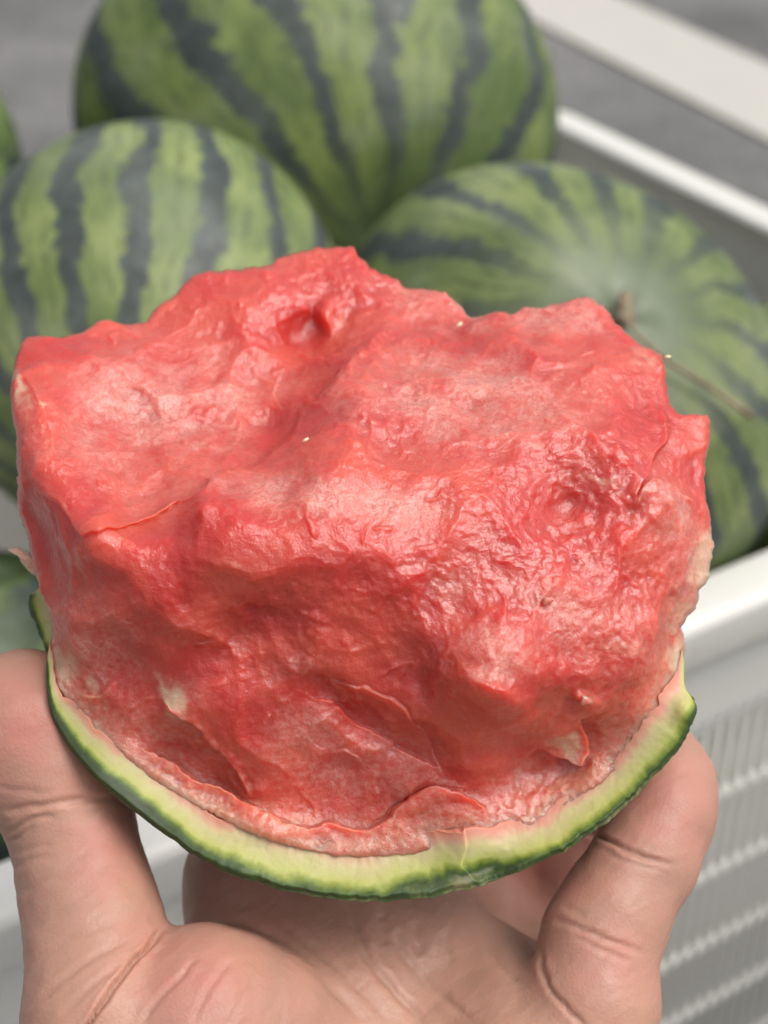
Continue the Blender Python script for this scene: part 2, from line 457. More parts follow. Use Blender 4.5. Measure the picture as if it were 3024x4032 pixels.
# ================================================================== the held piece of watermelon
OUT = [(45,740),(52,728),(65,724),(100,726),(130,729),(150,722),(180,715),(200,703),(215,693),(235,690),(252,696),(270,699),(300,699),(315,692),(328,672),
 (352,652),(382,632),(400,608),(415,595),(432,589),(470,586),(500,585),(530,580),(560,576),(588,570),(596,558),(620,549),(650,541),(680,534),(700,533),
 (730,531),(764,530),(769,537),(772,552),(786,562),(800,577),(815,584),(832,590),(845,600),(862,599),(868,612),(878,622),(905,622),(930,630),(960,632),(975,645),
 (990,661),(1015,685),(1040,683),(1055,678),(1080,676),(1110,679),(1130,664),(1150,664),(1170,666),(1190,658),(1212,655),(1240,648),(1266,644),(1285,652),(1300,662),
 (1310,672),(1325,690),(1350,712),(1370,731),(1392,748),(1412,754),(1431,769),(1436,790),(1438,815),(1440,840),(1446,868),(1462,895),(1480,897),(1500,896),(1526,901),
 (1530,915),(1527,950),(1526,985),(1524,1030),(1525,1062),(1531,1090),(1536,1125),(1540,1165),(1540,1190),(1533,1225),(1530,1244),(1520,1262),(1510,1272),(1506,1290),(1498,1315),(1482,1340),(1474,1356),(1479,1375),(1481,1400),(1478,1430),(1476,1455),
 (1455,1515),(1405,1592),(1335,1662),(1245,1732),(1155,1782),(1060,1812),(960,1835),(840,1850),(720,1847),(620,1824),(520,1788),(420,1738),(330,1682),(250,1622),(172,1550),(122,1485),
 (110,1450),(104,1420),(110,1395),(113,1370),(112,1340),(106,1310),(98,1285),(86,1245),(72,1205),(60,1160),(50,1128),(42,1090),(38,1040),(36,1000),(34,950),(30,910),(25,880),(21,845),(24,812),(32,775)]
CTRL = [(30,850,-16),(45,740,-27),(130,730,-30),(235,692,-35),(330,672,-38),(430,592,-43),(600,562,-48),(760,534,-51),(860,600,-47),(1010,690,-39),(1265,648,-38),(1432,772,-26),(1525,905,-20),
 (1530,1060,-14),(1538,1200,-11),(1478,1370,-10),(1475,1440,-8),(35,1000,-9),(60,1130,-7),(105,1300,-9),(108,1420,-9),
 (75,860,-9),(80,1000,-1),(200,850,-18),(350,800,-26),(250,1000,-7),(450,900,-19),(550,780,-32),(590,850,-26),(350,1000,-10),(150,950,-8),
 (210,1160,11),(140,1090,5),(440,1090,9),(520,1100,12),(650,1100,11.5),(470,1025,-5),(600,930,-19),(390,1065,0),(300,1110,2),
 (690,720,-40),(600,640,-38),(760,610,-44),(830,700,-38),(690,775,-32),
 (760,790,-20),(760,900,-5),(900,850,-12),(1000,900,-8),(1100,800,-19),(1200,850,-14),(1000,760,-26),(1200,740,-26),(1300,800,-19),(1400,850,-18),
 (700,1000,5),(900,1000,4),(1050,1000,3),(1200,980,0),(1350,950,-6),(1450,1000,-10),
 (800,1120,11.5),(950,1100,9),(650,1190,14.5),(800,1200,14.5),(1100,1070,6),(1230,1085,0),(1180,1200,7),(1080,1180,9),(1300,1150,3),(1400,1100,-2),(1430,1170,0),(1350,1250,2),(1470,1250,-5),
 (300,1250,10),(450,1250,12.5),(650,1260,13),(850,1260,12.5),(1000,1300,11),(1200,1330,10),(1380,1350,2),(200,1250,5),
 (200,1350,3),(350,1400,6),(550,1400,7),(750,1400,8),(950,1450,10),(1100,1500,14),(1020,1500,12),(1250,1470,8),(1400,1480,-3),
 (180,1500,-5),(300,1550,-2),(450,1550,1),(600,1600,0),(800,1600,0),(950,1640,-1),(1100,1650,-4),(1250,1600,-5),
 (350,1650,-6),(500,1720,-6),(700,1750,-6),(850,1720,-6),(1000,1720,-4),(1150,1710,-6),(1300,1620,-6),
 (105,1500,-5),(210,1690,-1),(370,1815,1),(640,1930,3),(880,1948,3),(1110,1895,2),(1290,1795,0),(1440,1650,-3),(1505,1545,-5),
 (150,1530,-6),(300,1670,-3.5),(520,1790,-2.5),(720,1850,-2),(950,1850,-2),(1150,1790,-3),(1350,1660,-4.5)]
CTRL = np.array(CTRL, float)
def _tps(r2): return np.where(r2 > 0, r2*np.log(r2+1e-12), 0)*.5
_cx = CTRL[:, :2]/500
_K = _tps(((_cx[:, None]-_cx[None])**2).sum(-1)) + np.eye(len(_cx))*2e-3
_P = np.c_[np.ones(len(_cx)), _cx]
_S = np.linalg.solve(np.block([[_K, _P], [_P.T, np.zeros((3, 3))]]), np.r_[CTRL[:, 2], 0, 0, 0])
def base_field(x, y):
    w = _S[-3] + _S[-2]*x/500 + _S[-1]*y/500
    for (a, b), s_ in zip(_cx, _S[:-3]):
        w = w + s_*_tps((x/500-a)**2 + (y/500-b)**2)
    return w
def blob(x, y, cx, cy, rx, ry, rot=0):
    c, s_ = math.cos(math.radians(rot)), math.sin(math.radians(rot))
    dx, dy = x-cx, y-cy
    return np.hypot((dx*c+dy*s_)/rx, (-dx*s_+dy*c)/ry)
# torn ledges: (polyline, height mm on the right hand side going along it, decay px)
STEPS = [([(540,1720),(500,1672),(450,1612),(430,1577),(370,1547),(345,1507)], 3.6, 90),
 ([(1065,1782),(1050,1740),(1000,1712),(935,1708),(870,1742),(830,1785),(782,1800),(725,1772),(690,1782),(650,1792),(582,1782),(535,1748),(482,1708),(430,1692),(345,1642),(290,1612)], -3.6, 80),
 ([(655,1498),(740,1532),(830,1590),(905,1650),(960,1668)], 1.5, 70),
 ([(960,1690),(935,1640),(900,1560),(850,1510),(780,1480),(690,1470)], -1.0, 70),
 ([(375,1095),(450,1047),(520,1007),(600,952),(650,890),(700,850),(745,775),(800,755)], 4.5, 120),
 ([(1442,865),(1448,930),(1420,1000),(1372,1060),(1366,1105)], 3.0, 90),
 ([(1365,1105),(1370,1075),(1400,1050),(1440,1042),(1490,1062),(1505,1100)], 3.0, 70),
 ([(650,862),(668,848),(690,872),(722,838),(745,800)], 1.5, 40),
 ([(60,1050),(110,1080),(150,1120),(205,1165),(280,1130),(340,1100),(430,1075)], -2.0, 50),
 ([(640,740),(690,770),(760,760),(830,735)], 3.0, 60),
 ([(1160,1600),(1200,1640),(1255,1655),(1280,1600),(1235,1545)], -2.5, 30),
 ([(30,860),(45,800),(60,830),(75,860),(105,868)], -1.0, 25),
 ([(160,1500),(215,1500),(245,1465)], 1.0, 30),
 ([(1270,940),(1300,965),(1345,985),(1370,1010)], 1.6, 40),
 ([(1100,800),(1150,830),(1200,800),(1270,815),(1285,770)], 1.2, 50),
 ([(980,720),(1020,690),(1080,700),(1140,690)], 1.6, 50)]
SCOOPS = [(1062,1508,92,46,30,-4.6,4),(1000,1440,120,60,20,-1.5,2),(820,1565,165,46,32,4.2,3),(400,1650,150,42,38,1.6,3),(540,1370,130,50,-25,2.8,2),(235,1420,60,70,0,2.2,2),(1180,1640,100,60,-20,3.0,3),(300,1180,110,60,-10,-2.2,2),(900,1480,90,40,30,2.0,2),(700,700,120,40,-25,2,2),(812,950,95,62,20,3.2,2.5),(1230,1085,95,60,15,2,2),(1015,875,45,18,-10,2.0,2),(560,1650,72,52,35,-.9,3),(1240,1410,60,35,0,1.5,2),
 (420,930,60,22,-25,1.6,2),(330,905,50,16,10,1.3,2),(455,830,30,50,20,1.4,2),(300,860,60,20,15,1.2,2),(1380,900,50,40,0,1.5,2),(560,1440,110,50,-20,1.5,2),(880,1390,80,40,20,1.2,2),
 (1060,1400,110,70,20,-2.0,2),(1215,1600,45,38,35,-2.2,3),(1262,1508,22,18,20,-2.2,3),(712,690,20,40,10,-5,2),(1440,1092,72,46,5,-2.0,3),(1000,1770,75,45,0,-2.0,2),(230,1075,70,22,-15,1.3,2)]
CRUMB = [(1280,1020,130,70),(1180,1190,110,50),(960,1270,80,60),(900,1220,120,40),(1400,1080,110,60),(1130,1290,60,50),(1150,1760,120,40),(1330,1390,110,70),(640,1440,70,30),(1420,1250,90,90)]
RG = 5.0; _ry, _rx = np.mgrid[400:2060:RG, -100:1700:RG]
def bilin(m, x, y):
    u = np.clip((x+100)/RG, 0, m.shape[1]-1.001); v = np.clip((y-400)/RG, 0, m.shape[0]-1.001)
    i = u.astype(int); j = v.astype(int); fu = u-i; fv = v-j
    return (m[j, i]*(1-fu)+m[j, i+1]*fu)*(1-fv) + (m[j+1, i]*(1-fu)+m[j+1, i+1]*fu)*fv
def blur(m, r):
    for _ in range(3):
        for ax in (0, 1):
            p = np.pad(m, [(r+1, r) if a == ax else (0, 0) for a in (0, 1)], mode='edge').cumsum(ax)
            n = m.shape[ax]
            m = (np.take(p, np.arange(2*r+1, 2*r+1+n), ax)-np.take(p, np.arange(0, n), ax))/(2*r+1)
    return m
def step_profile(s_, t, h, L):
    Le = L*(.15+.85*sstep(0, .45, t)*sstep(1, .55, t))
    return abs(h)*sstep(-3, 3, s_ if h > 0 else -s_)*np.exp(-np.abs(s_)/Le)*sstep(0, .15, t)*sstep(1, .85, t)
# many small torn lips, roughly across the fibres that run from the heart (top) to the rind
SMALL = []
_rs = np.random.RandomState(11)
for _ in range(60):
    cx, cy = _rs.uniform(60, 1500), _rs.uniform(620, 1780)
    an = math.atan2(cy-500, cx-780) + math.pi/2*_rs.choice([1, 1, 0]) + _rs.normal(0, .45)
    ln = _rs.uniform(14, 48); cu = _rs.normal(0, .35)
    q = [(cx+math.cos(an)*ln*t - math.sin(an)*ln*cu*t*t, cy+math.sin(an)*ln*t + math.cos(an)*ln*cu*t*t) for t in np.linspace(-1, 1, 7)]
    SMALL.append((q, _rs.choice([-1, 1])*_rs.uniform(.2, .6), _rs.uniform(8, 20)))
STEP_MAPS = []
for pts, h, L in STEPS:
    s_, t = line_dist(_rx, _ry, chaikin(pts), 5*L)
    m_ = step_profile(s_, t, h, L)
    # blur each side on its own so that the torn edge itself stays sharp
    side = (s_ > 0) if h > 0 else (s_ < 0)
    wgt = side.astype(float)
    soft = np.where(side, blur(m_*wgt, 4)/np.maximum(blur(wgt, 4), .05), 0)
    STEP_MAPS.append((pts, h, L, m_, blur(soft, 1), np.minimum(np.abs(s_), 500.)))
def surf(x, y):
    """front surface of the broken flesh: depth (mm)"""
    xw = x + 9*vnoise(np.stack([x, y, 0*x], -1), 55, 3) + 4*vnoise(np.stack([x, y, 0*x], -1), 18, 5)
    yw = y + 9*vnoise(np.stack([x, y, 0*x+50], -1), 55, 4) + 4*vnoise(np.stack([x, y, 0*x+50], -1), 18, 6)
    w = base_field(x, y)
    for pts, h, L, sharp, soft, dist in STEP_MAPS:
        k = sstep(10, 34, bilin(dist, xw, yw))
        near = k < .999
        if np.ndim(x) and x.size > 64:
            v = bilin(soft, xw, yw)
            s_, t = line_dist(xw[near], yw[near], chaikin(pts), 60)
            v[near] = v[near]*k[near] + (1-k[near])*step_profile(s_, t, h, L)
        else:
            v = bilin(soft, xw, yw)
        w = w + v
    if np.ndim(x) and x.size > 64:
        for pts, h, L in SMALL:
            p = np.array(pts); r_ = 4*L+20
            m = (x > p[:, 0].min()-r_) & (x < p[:, 0].max()+r_) & (y > p[:, 1].min()-r_) & (y < p[:, 1].max()+r_)
            s_, t = line_dist(xw[m], yw[m], pts)
            w[m] += abs(h)*sstep(-3, 3, s_ if h > 0 else -s_)*np.exp(-(s_/L)**2)*sstep(0, .3, t)*sstep(1, .7, t)
    for cx, cy, rx, ry, rot, dep, pw in SCOOPS:
        r = blob(xw, yw, cx, cy, rx, ry, rot)
        w = w - dep*np.exp(-r**pw)
    return w
NT_, NR_ = 1400, 300
C0 = np.array([780., 1200.])
th = np.linspace(0, 2*np.pi, NT_, endpoint=False)
poly = np.array(OUT, float)
dirs = np.stack([np.cos(th), np.sin(th)], -1)
rad = np.zeros(NT_)
for k in range(len(poly)):
    a = poly[k]-C0; b = poly[(k+1) % len(poly)]-C0; e = b-a
    den = dirs[:, 0]*e[1]-dirs[:, 1]*e[0]
    with np.errstate(divide='ignore', invalid='ignore'):
        t = (a[0]*e[1]-a[1]*e[0])/den
        s_ = (a[0]*dirs[:, 1]-a[1]*dirs[:, 0])/den
    ok = (s_ >= -1e-9) & (s_ <= 1+1e-9) & (t > 0)
    rad = np.where(ok & (t > rad), t, rad)
op = C0 + dirs*rad[:, None]
rad = rad + 2.2*vnoise(np.stack([op[:, 0], op[:, 1], 0*th], -1), 14, 9) + 1.4*vnoise(np.stack([op[:, 0], op[:, 1], 0*th], -1), 6, 11)
sv = np.linspace(0.004, 1, NR_)**.85
X = C0[0] + sv[:, None]*rad[None]*np.cos(th)[None]
Y = C0[1] + sv[:, None]*rad[None]*np.sin(th)[None]
W = surf(X, Y)
# rounded torn rim: distance to the outline in px
ed = (1-sv)[:, None]*rad[None]
rw = 15 + 6*vnoise(np.stack([op[:, 0], op[:, 1], 0*th], -1), 90, 21)[None]
q = np.clip(1-ed/rw, 0, 1)
W = W - 2.6*(1-np.sqrt(np.clip(1-q*q, 0, 1)))*(1-.85*sstep(1440, 1500, Y))
P = to_mm(X, Y, W)
def grid_normals(P):
    du = np.roll(P, -1, 1)-np.roll(P, 1, 1); dv = np.gradient(P, axis=0)
    n = np.cross(du, dv); n /= np.linalg.norm(n, axis=-1, keepdims=True)+1e-12
    n *= np.where(n[..., 2:3] < 0, -1, 1); return n
Ps = P.copy()
for _ in range(3):
    Ps = (np.roll(Ps, 3, 1)+np.roll(Ps, -3, 1)+Ps)/3
    Ps = (Ps[np.clip(np.arange(NR_)-2, 0, NR_-1)]+Ps+Ps[np.clip(np.arange(NR_)+2, 0, NR_-1)])/3
N = grid_normals(Ps)
up_w = N[..., 1]*CP + N[..., 2]*SP                      # world-up component
crumb = 0*X
for cx, cy, rx, ry in CRUMB: crumb = np.maximum(crumb, np.exp(-blob(X, Y, cx, cy, rx, ry)**2))
fade = sstep(0, 14, ed)
g1 = fbm(P, 11, 2, 31); g2 = fbm(P, 4.2, 2, 41); g3 = vnoise(P, 1.7, 51); g4 = vnoise(P, .85, 61)
# fibres run outward from the heart of the melon (far top) to the rind
Pf = np.stack([P[..., 0]*1.0, P[..., 1]*.35, P[..., 2]*.35], -1)
fib = 1-2*np.abs(vnoise(Pf, 1.5, 71))
rough_zone = np.clip(.55 + .9*fbm(P, 16, 2, 81), .12, 1.2)
warp = 2.2*np.stack([vnoise(P, 8, 151), vnoise(P, 8, 152), vnoise(P, 8, 153)], -1) + .5*np.stack([g3, vnoise(P, 1.9, 154), vnoise(P, 1.9, 155)], -1)
fac1 = cells(P+warp, 14, 161)-.3; fac2 = cells(P+.6*warp, 6, 171)-.3
amp = sstep(-.5, .6, fbm(P, 18, 2, 181))
fac3 = cells(P*np.array([1, .8, .8])+.45*warp, 2.7, 191)-.3; fac4 = cells(P+.2*warp, 1.2, 197)-.3
disp = .45*g1 + 2.7*fac1*(.6+.4*sstep(560, 760, Y)) + .85*fac2*(.2+.8*amp) + .42*fac3*np.clip(.25+rough_zone, 0, 1.2) + .14*fac4 + .10*g2*rough_zone + .05*g3*rough_zone + .06*g4*(.4+rough_zone) + .05*fib*rough_zone
disp = disp + .3*(np.abs(vnoise(P + 2.5*np.stack([g2, g1, g2], -1), 12, 35))-.3) + .05*(np.abs(vnoise(P + 1.2*np.stack([g1, g2, g1], -1), 5, 36))-.3)*rough_zone
rid = 1-np.abs(fbm(P, 2.6, 2, 91)); disp = disp + crumb*(.7*(cells(P+.3*warp, 2.6, 95)-.3) + .10*g4)
# granular lumps on frosted areas
cell = np.maximum(vnoise(P, 1.15, 101), 0); disp = disp + .10*cell*rough_zone
disp = disp*(.35+.65*fade)
P2 = P + N*disp[..., None]
mealy_sheen = np.full(X.shape, .04)  # mealy tissue, plus sky sheen and lower-half brightening painted as pale flesh
for cx, cy, rx, ry, rot, a in ((330,900,300,180,-15,.85),(1020,860,330,130,0,.85),(720,1075,270,48,4,1.0),(1250,1350,210,120,20,.55),(1060,1420,130,90,25,.8),(780,1640,300,110,25,.72),(1440,1110,90,80,0,.9),
     (1200,680,230,60,5,.7),(950,660,150,60,20,.9),(230,1400,150,130,0,.65),(360,1600,160,60,38,.5),(1150,1680,200,70,-15,.5),(1500,1230,60,120,0,.8),(640,1440,90,40,-15,.55),(960,1260,70,50,0,.6),(420,1490,70,60,0,.5),(1000,1790,120,40,0,.7),(450,1740,140,30,33,.8)):
    mealy_sheen = np.maximum(mealy_sheen, a*np.exp(-blob(X, Y, cx, cy, rx, ry, rot)**2.5))
for cx, cy, rx, ry, rot, a in ((690,715,110,65,-15,.9),(1230,1085,110,60,15,.85),(120,900,50,90,10,.5),(480,680,120,60,-20,.4),(1330,780,110,50,20,.5)):
    mealy_sheen = mealy_sheen*(1-a*np.exp(-blob(X, Y, cx, cy, rx, ry, rot)**3))
pale = np.clip(mealy_sheen*(.80+.40*fbm(P, 5, 3, 111)), 0, 1)
white = np.zeros_like(X)
wx = X + 13*vnoise(P, 2.4, 131) + 9*vnoise(P, 5, 132); wy = Y + 13*vnoise(P, 2.4, 133) + 9*vnoise(P, 5, 134)
for cx, cy, rx, ry, rot, a in ((372,1515,28,52,-25,.9),(195,1480,34,22,20,.6),(1225,1605,46,36,35,.7),(40,830,14,45,-10,.8),(85,862,30,9,10,.6),(1535,1230,45,95,5,.85),(1490,1330,60,60,0,.65),
     (1475,1420,42,60,0,.8),(130,1440,40,60,-10,.7),(1395,770,20,40,-40,.5),(1340,1390,60,25,0,.35),(1300,1040,60,16,15,.45),(660,1100,110,28,5,.25),(1180,1790,130,26,-12,.5),(1460,1130,60,40,0,.25),(200,1390,60,90,0,.2)):
    white = np.maximum(white, a*np.exp(-blob(wx, wy, cx, cy, rx, ry, rot)**3))
# towards the rind the flesh itself turns pale pink
s_in, _ = line_dist(X, Y, [(112,1440),(135,1500),(200,1575),(290,1650),(400,1722),(500,1775),(580,1806),(680,1822),(780,1826),(860,1815),(950,1802),(1060,1788),(1140,1768),(1230,1718),(1320,1643),(1390,1572),(1440,1500),(1476,1430)])
rindward = np.exp(-np.clip(-np.abs(s_in)*-1, 0, None)/110.)
# back of the piece
bs = np.linspace(1, 0, 14)[1:-1]
ib = [int(np.argmin(np.abs(sv-s_))) for s_ in bs]
thick = 10+34*np.sqrt(np.clip((Y-520)/700, .02, 1))
back = []
for s_, i_ in zip(bs, ib):
    tk = thick[i_]*math.sqrt(1-s_*s_)
    back.append(to_mm(X[i_], Y[i_], W[i_]-1.5-tk))
allP = np.concatenate([P2.reshape(-1, 3)] + back + [P2[0].mean(0)[None], (back[-1].mean(0))[None]])
rows = NR_+len(back)
idx = np.arange(rows*NT_).reshape(rows, NT_)
F = np.stack([idx[:-1], np.roll(idx[:-1], -1, 1), np.roll(idx[1:], -1, 1), idx[1:]], -1).reshape(-1, 4)
me_v = world_from_mm(allP)
ORIG = world_from_mm(to_mm(760, 1945, -20))
chunk = empty('watermelon_piece', ORIG)
tag(chunk, 'broken juicy red watermelon piece with curved green rind held in a hand', 'watermelon piece')

def mat_flesh():
    s = NT('flesh'); c = s.coord()
    pal, wht, wet = s.attr('pale'), s.attr('white'), s.attr('wet')
    fine = s.noise(c, 2400, 2, .6); gr = s.noise(c, 900, 3, .65); big = s.noise(c, 60, 4, .6)
    deep = s.mix(s.rng(big, .35, .65), (.49, .034, .025), (.57, .080, .050))
    frost = s.mix(s.rng(s.math('MULTIPLY_ADD', fine, .55, s.math('MULTIPLY', gr, .45)), .36, .62), (.51, .120, .095), (.62, .255, .212))
    f = s.rng(s.math('ADD', pal, s.math('MULTIPLY', s.math('SUBTRACT', s.math('MULTIPLY_ADD', gr, .5, s.math('MULTIPLY', big, .5)), .5), .9)), .12, .95)
    col = s.mix(f, deep, frost)
    col = s.mix(s.math('MULTIPLY', wht, s.rng(s.math('ADD', gr, wht), .45, 1.25), clamp=True), col, (.64, .44, .30))
    s.l(col, s.b.inputs['Base Color'])
    s.l(s.math('ADD', s.rng(f, 0, .9, .24, .40), s.math('MULTIPLY', fine, .12)), s.b.inputs['Roughness'])
    s.set(Subsurface_Weight=1.0, Subsurface_Radius=(1.0, .34, .25), Subsurface_Scale=.010, Specular_IOR_Level=.85, IOR=1.38)
    s.b.subsurface_method = 'RANDOM_WALK'
    b2 = s.bump(fine, .45, .0004, s.bump(gr, .4, .0006))
    s.l(b2, s.b.inputs['Normal'])
    s.l(s.math('MULTIPLY_ADD', wet, .55, .45), s.b.inputs['Coat Weight']); s.set(Coat_Roughness=.09, Coat_IOR=1.42)
    s.l(s.bump(s.noise(c, 850, 3, .65), .5, .0007), s.b.inputs['Coat Normal'])
    return s.m
ctr = rows*NT_
k0 = np.arange(NT_); k1 = np.roll(k0, -1)
caps = np.concatenate([np.stack([k0*0+ctr, k1, k0], -1), np.stack([k0*0+ctr+1, (rows-1)*NT_+k0, (rows-1)*NT_+k1], -1)])
flesh = new_mesh('flesh', me_v-ORIG, [F, caps], mat_flesh(), chunk)
nb = len(back)*NT_+2
attr(flesh, 'pale', np.r_[pale.ravel(), np.full(nb, .4)])
wet = np.clip(.10 + .9*np.clip(crumb*1.1, 0, 1) + .5*sstep(.25, .6, fbm(P, 9, 3, 141)), 0, 1)
attr(flesh, 'wet', np.r_[wet.ravel(), np.zeros(nb)])
attr(flesh, 'white', np.r_[np.maximum(white, .55*rindward).ravel(), np.zeros(nb)])

# ---- rind: face band, skin, closed behind
I_ = [(107,1395),(124,1478),(165,1535),(200,1573),(290,1642),(400,1716),(500,1770),(580,1800),(680,1812),(780,1817),(860,1806),(950,1795),(1060,1786),(1140,1766),(1230,1716),(1320,1641),(1390,1570),(1440,1500),(1470,1440),(1476,1405)]
O_ = [(101,1440),(101,1500),(112,1555),(150,1620),(210,1690),(280,1745),(370,1815),(450,1865),(530,1900),(640,1930),(760,1945),(880,1948),(960,1936),(1040,1912),(1110,1888),(1200,1846),(1290,1795),(1370,1730),(1440,1650),(1490,1580),(1506,1540),(1500,1510),(1480,1490),(1480,1440)]
NA, NF, NS, NB = 900, 70, 44, 12
def arc_line(pts, n):
    p = smooth_line(pts, n*2, 2); a = np.arctan2(p[:, 1]-1250, p[:, 0]-790)     # by angle about the middle: both edges share it
    p = p[np.argsort(-a)]; a = np.sort(-a)
    tt = np.linspace(0, 1, n); aa = a[0]+(a[-1]-a[0])*tt
    return np.stack([np.interp(aa, a, p[:, 0]), np.interp(aa, a, p[:, 1])], -1)
I2, O2 = arc_line(I_, NA), arc_line(O_, NA)
tang = np.linspace(0, 1, NA)
def n1d(seed, scale): return vnoise(np.stack([tang*1400, 0*tang, 0*tang], -1), scale, seed)
outw = (O2-I2)/np.linalg.norm(O2-I2, axis=1, keepdims=True)
O2 = O2 + outw*(3.5*n1d(5, 40) + 2.0*n1d(6, 14) + 1.2*n1d(7, 6))[:, None]*sstep(.15, .35, tang)[:, None]
I2 = I2 - outw*(9*n1d(8, 60) + 5*n1d(9, 22) + 3*n1d(10, 9) + 4)[:, None]
tau = np.linspace(0, 1, NF)
RX = I2[None, :, 0]*(1-tau[:, None]) + O2[None, :, 0]*tau[:, None]
RY = I2[None, :, 1]*(1-tau[:, None]) + O2[None, :, 1]*tau[:, None]
_bf = base_field(RX, RY)
RW = _bf + (surf(RX, RY)-_bf)*((1-tau)**2)[:, None] + .1*sstep(0, .05, tau)[:, None] - 3.0*(1-sstep(0, .06, tau))[:, None] - 1.3*(sstep(.86, 1, tau)**2)[:, None]
# broken lump near the middle right and the knob at the right end
RW = RW + 2.2*np.exp(-blob(RX, RY, 1000, 1810, 70, 50)**2) + 2.0*np.exp(-blob(RX, RY, 1485, 1530, 30, 40)**2) - 2.6*np.exp(-blob(RX, RY, 1060, 1880, 60, 30, -25)**2)
sN, _ = line_dist(RX, RY, [(1005,1790),(1010,1830),(1000,1870),(1030,1900)]); RW = RW + 1.4*sstep(3, -3, -sN)*np.exp(-np.abs(sN)/60)*np.exp(-blob(RX, RY, 1020, 1850, 90, 80)**4)
RP = to_mm(RX, RY, RW)
RN = np.cross(np.gradient(RP, axis=1), np.gradient(RP, axis=0)); RN /= np.linalg.norm(RN, axis=-1, keepdims=True)+1e-12
RN *= np.where(RN[..., 2:3] < 0, -1, 1)
Pr = np.stack([RP[..., 0], RP[..., 1], RP[..., 2]], -1)
rd = .35*vnoise(Pr, 9, 201) + .07*vnoise(Pr, 1.9, 203) + .04*vnoise(Pr, .9, 205) + .05*(1-2*np.abs(vnoise(Pr*np.array([1, .5, 1]), 1.6, 207)))*(1-tau)[:, None]
calm = .35+.65*sstep(.15, .4, tang)[None]
RP = RP + RN*(rd*calm*sstep(0, .1, tau)[:, None])[..., None]
# skin: from the outer edge away from the viewer, first bulging slightly outward, then closing up behind
edge = RP[-1]
od = np.c_[outw[:, 0], -outw[:, 1], 0*tang]                       # outward in the camera plane (y up)
bk = np.linspace(0, 1, NS)[1:]
ks = 1 - .75*np.abs(2*tang-1)**2.2
skin = []
low = np.clip(-od[:, 1], 0, 1)
for b in bk:
    depth_b = 46*(b**.9)
    bul = 3.4*np.sin(math.pi*min(b*1.6, 1))*0 + (3.6*(b**.5) - 24*b**2.4)
    # nearly tangent to the line of sight at first, a bit of skin shows under the middle and right
    skin.append(edge + od*((bul*(.25+.75*low)*(.55+.45*sstep(.45, .7, tang)))[:, None]) + np.array([0, 0, -1.])*depth_b*(.35+.65*ks)[:, None])
# scale skin with distance so that it keeps its real size
inner = []
last = skin[-1]; first = RP[0]
for b in np.linspace(0, 1, NB)[1:-1]:
    mid = last - od*(9*math.sin(math.pi*b))[..., None] if False else last*(1-b)+first*b - od*(8*math.sin(math.pi*b)) + np.array([0, 0, -1.])*(4*math.sin(math.pi*b))
    inner.append(mid)
loop = np.concatenate([RP, np.array(skin), np.array(inner)], 0)
nl = len(loop)
idx = np.arange(nl*NA).reshape(nl, NA)
a_ = idx[:, :-1]; b_ = idx[:, 1:]
F = np.stack([a_, b_, np.roll(b_, -1, 0), np.roll(a_, -1, 0)], -1).reshape(-1, 4)
def mat_rind():
    s = NT('rind'); c = s.coord()
    t = s.attr('tau'); sk = s.attr('skin')
    n1 = s.noise(c, 260, 4, .65); n2 = s.noise(c, 90, 3); n3 = s.noise(c, 800, 3)
    t2 = s.math('ADD', t, s.math('ADD', s.math('MULTIPLY', s.math('SUBTRACT', n1, .5), .22), s.math('MULTIPLY', s.math('SUBTRACT', n2, .5), .30)))
    col = s.ramp(t2, [(.0, (.54, .19, .135)), (.14, (.54, .23, .16)), (.26, (.54, .30, .20)), (.40, (.48, .40, .21)), (.56, (.43, .41, .175)), (.72, (.39, .40, .12)), (.82, (.20, .25, .035)), (.91, (.060, .105, .013)), (1.0, (.026, .048, .012))])
    sc = s.ramp(s.math('ADD', n2, s.math('MULTIPLY', s.math('SUBTRACT', n1, .5), .6)), [(.35, (.028, .050, .016)), (.5, (.06, .095, .028)), (.62, (.16, .16, .07)), (.72, (.22, .19, .11))])
    col = s.mix(sk, col, sc)
    s.l(col, s.b.inputs['Base Color'])
    s.l(s.math('ADD', s.math('MULTIPLY', n1, .3), .36), s.b.inputs['Roughness'])
    s.set(Subsurface_Weight=.6, Subsurface_Radius=(1.0, .8, .35), Subsurface_Scale=.0025, Specular_IOR_Level=.4)
    s.l(s.bump(n3, .3, .0004, s.bump(n1, .12, .0006)), s.b.inputs['Normal'])
    return s.m
M_RIND = mat_rind()
caps = np.stack([np.arange(nl)[::-1]*NA, np.arange(nl)*NA+NA-1])
rind = new_mesh('rind', world_from_mm(loop.reshape(-1, 3))-ORIG, [F, caps], M_RIND, chunk)
thr = 1-.20*np.exp(-((O2[:, 0]-990)/150)**4)-.06*np.abs(n1d(12, 25))*sstep(.3, .5, tang)
green = 1+.30*sstep(.50, .12, tang)       # more green shows along the left arm of the rind
tv = np.concatenate([np.minimum(tau[:, None]/thr[None]*green[None], 1), np.ones((len(skin), NA)), np.full((len(inner), NA), .2)])
kv = np.concatenate([sstep(0, .04, tau[:, None]-thr[None]+.03), np.ones((len(skin), NA)), np.zeros((len(inner), NA))])
# face colours near both ends: the green part gets relatively wider where the rind is narrow
attr(rind, 'tau', tv); attr(rind, 'skin', kv)

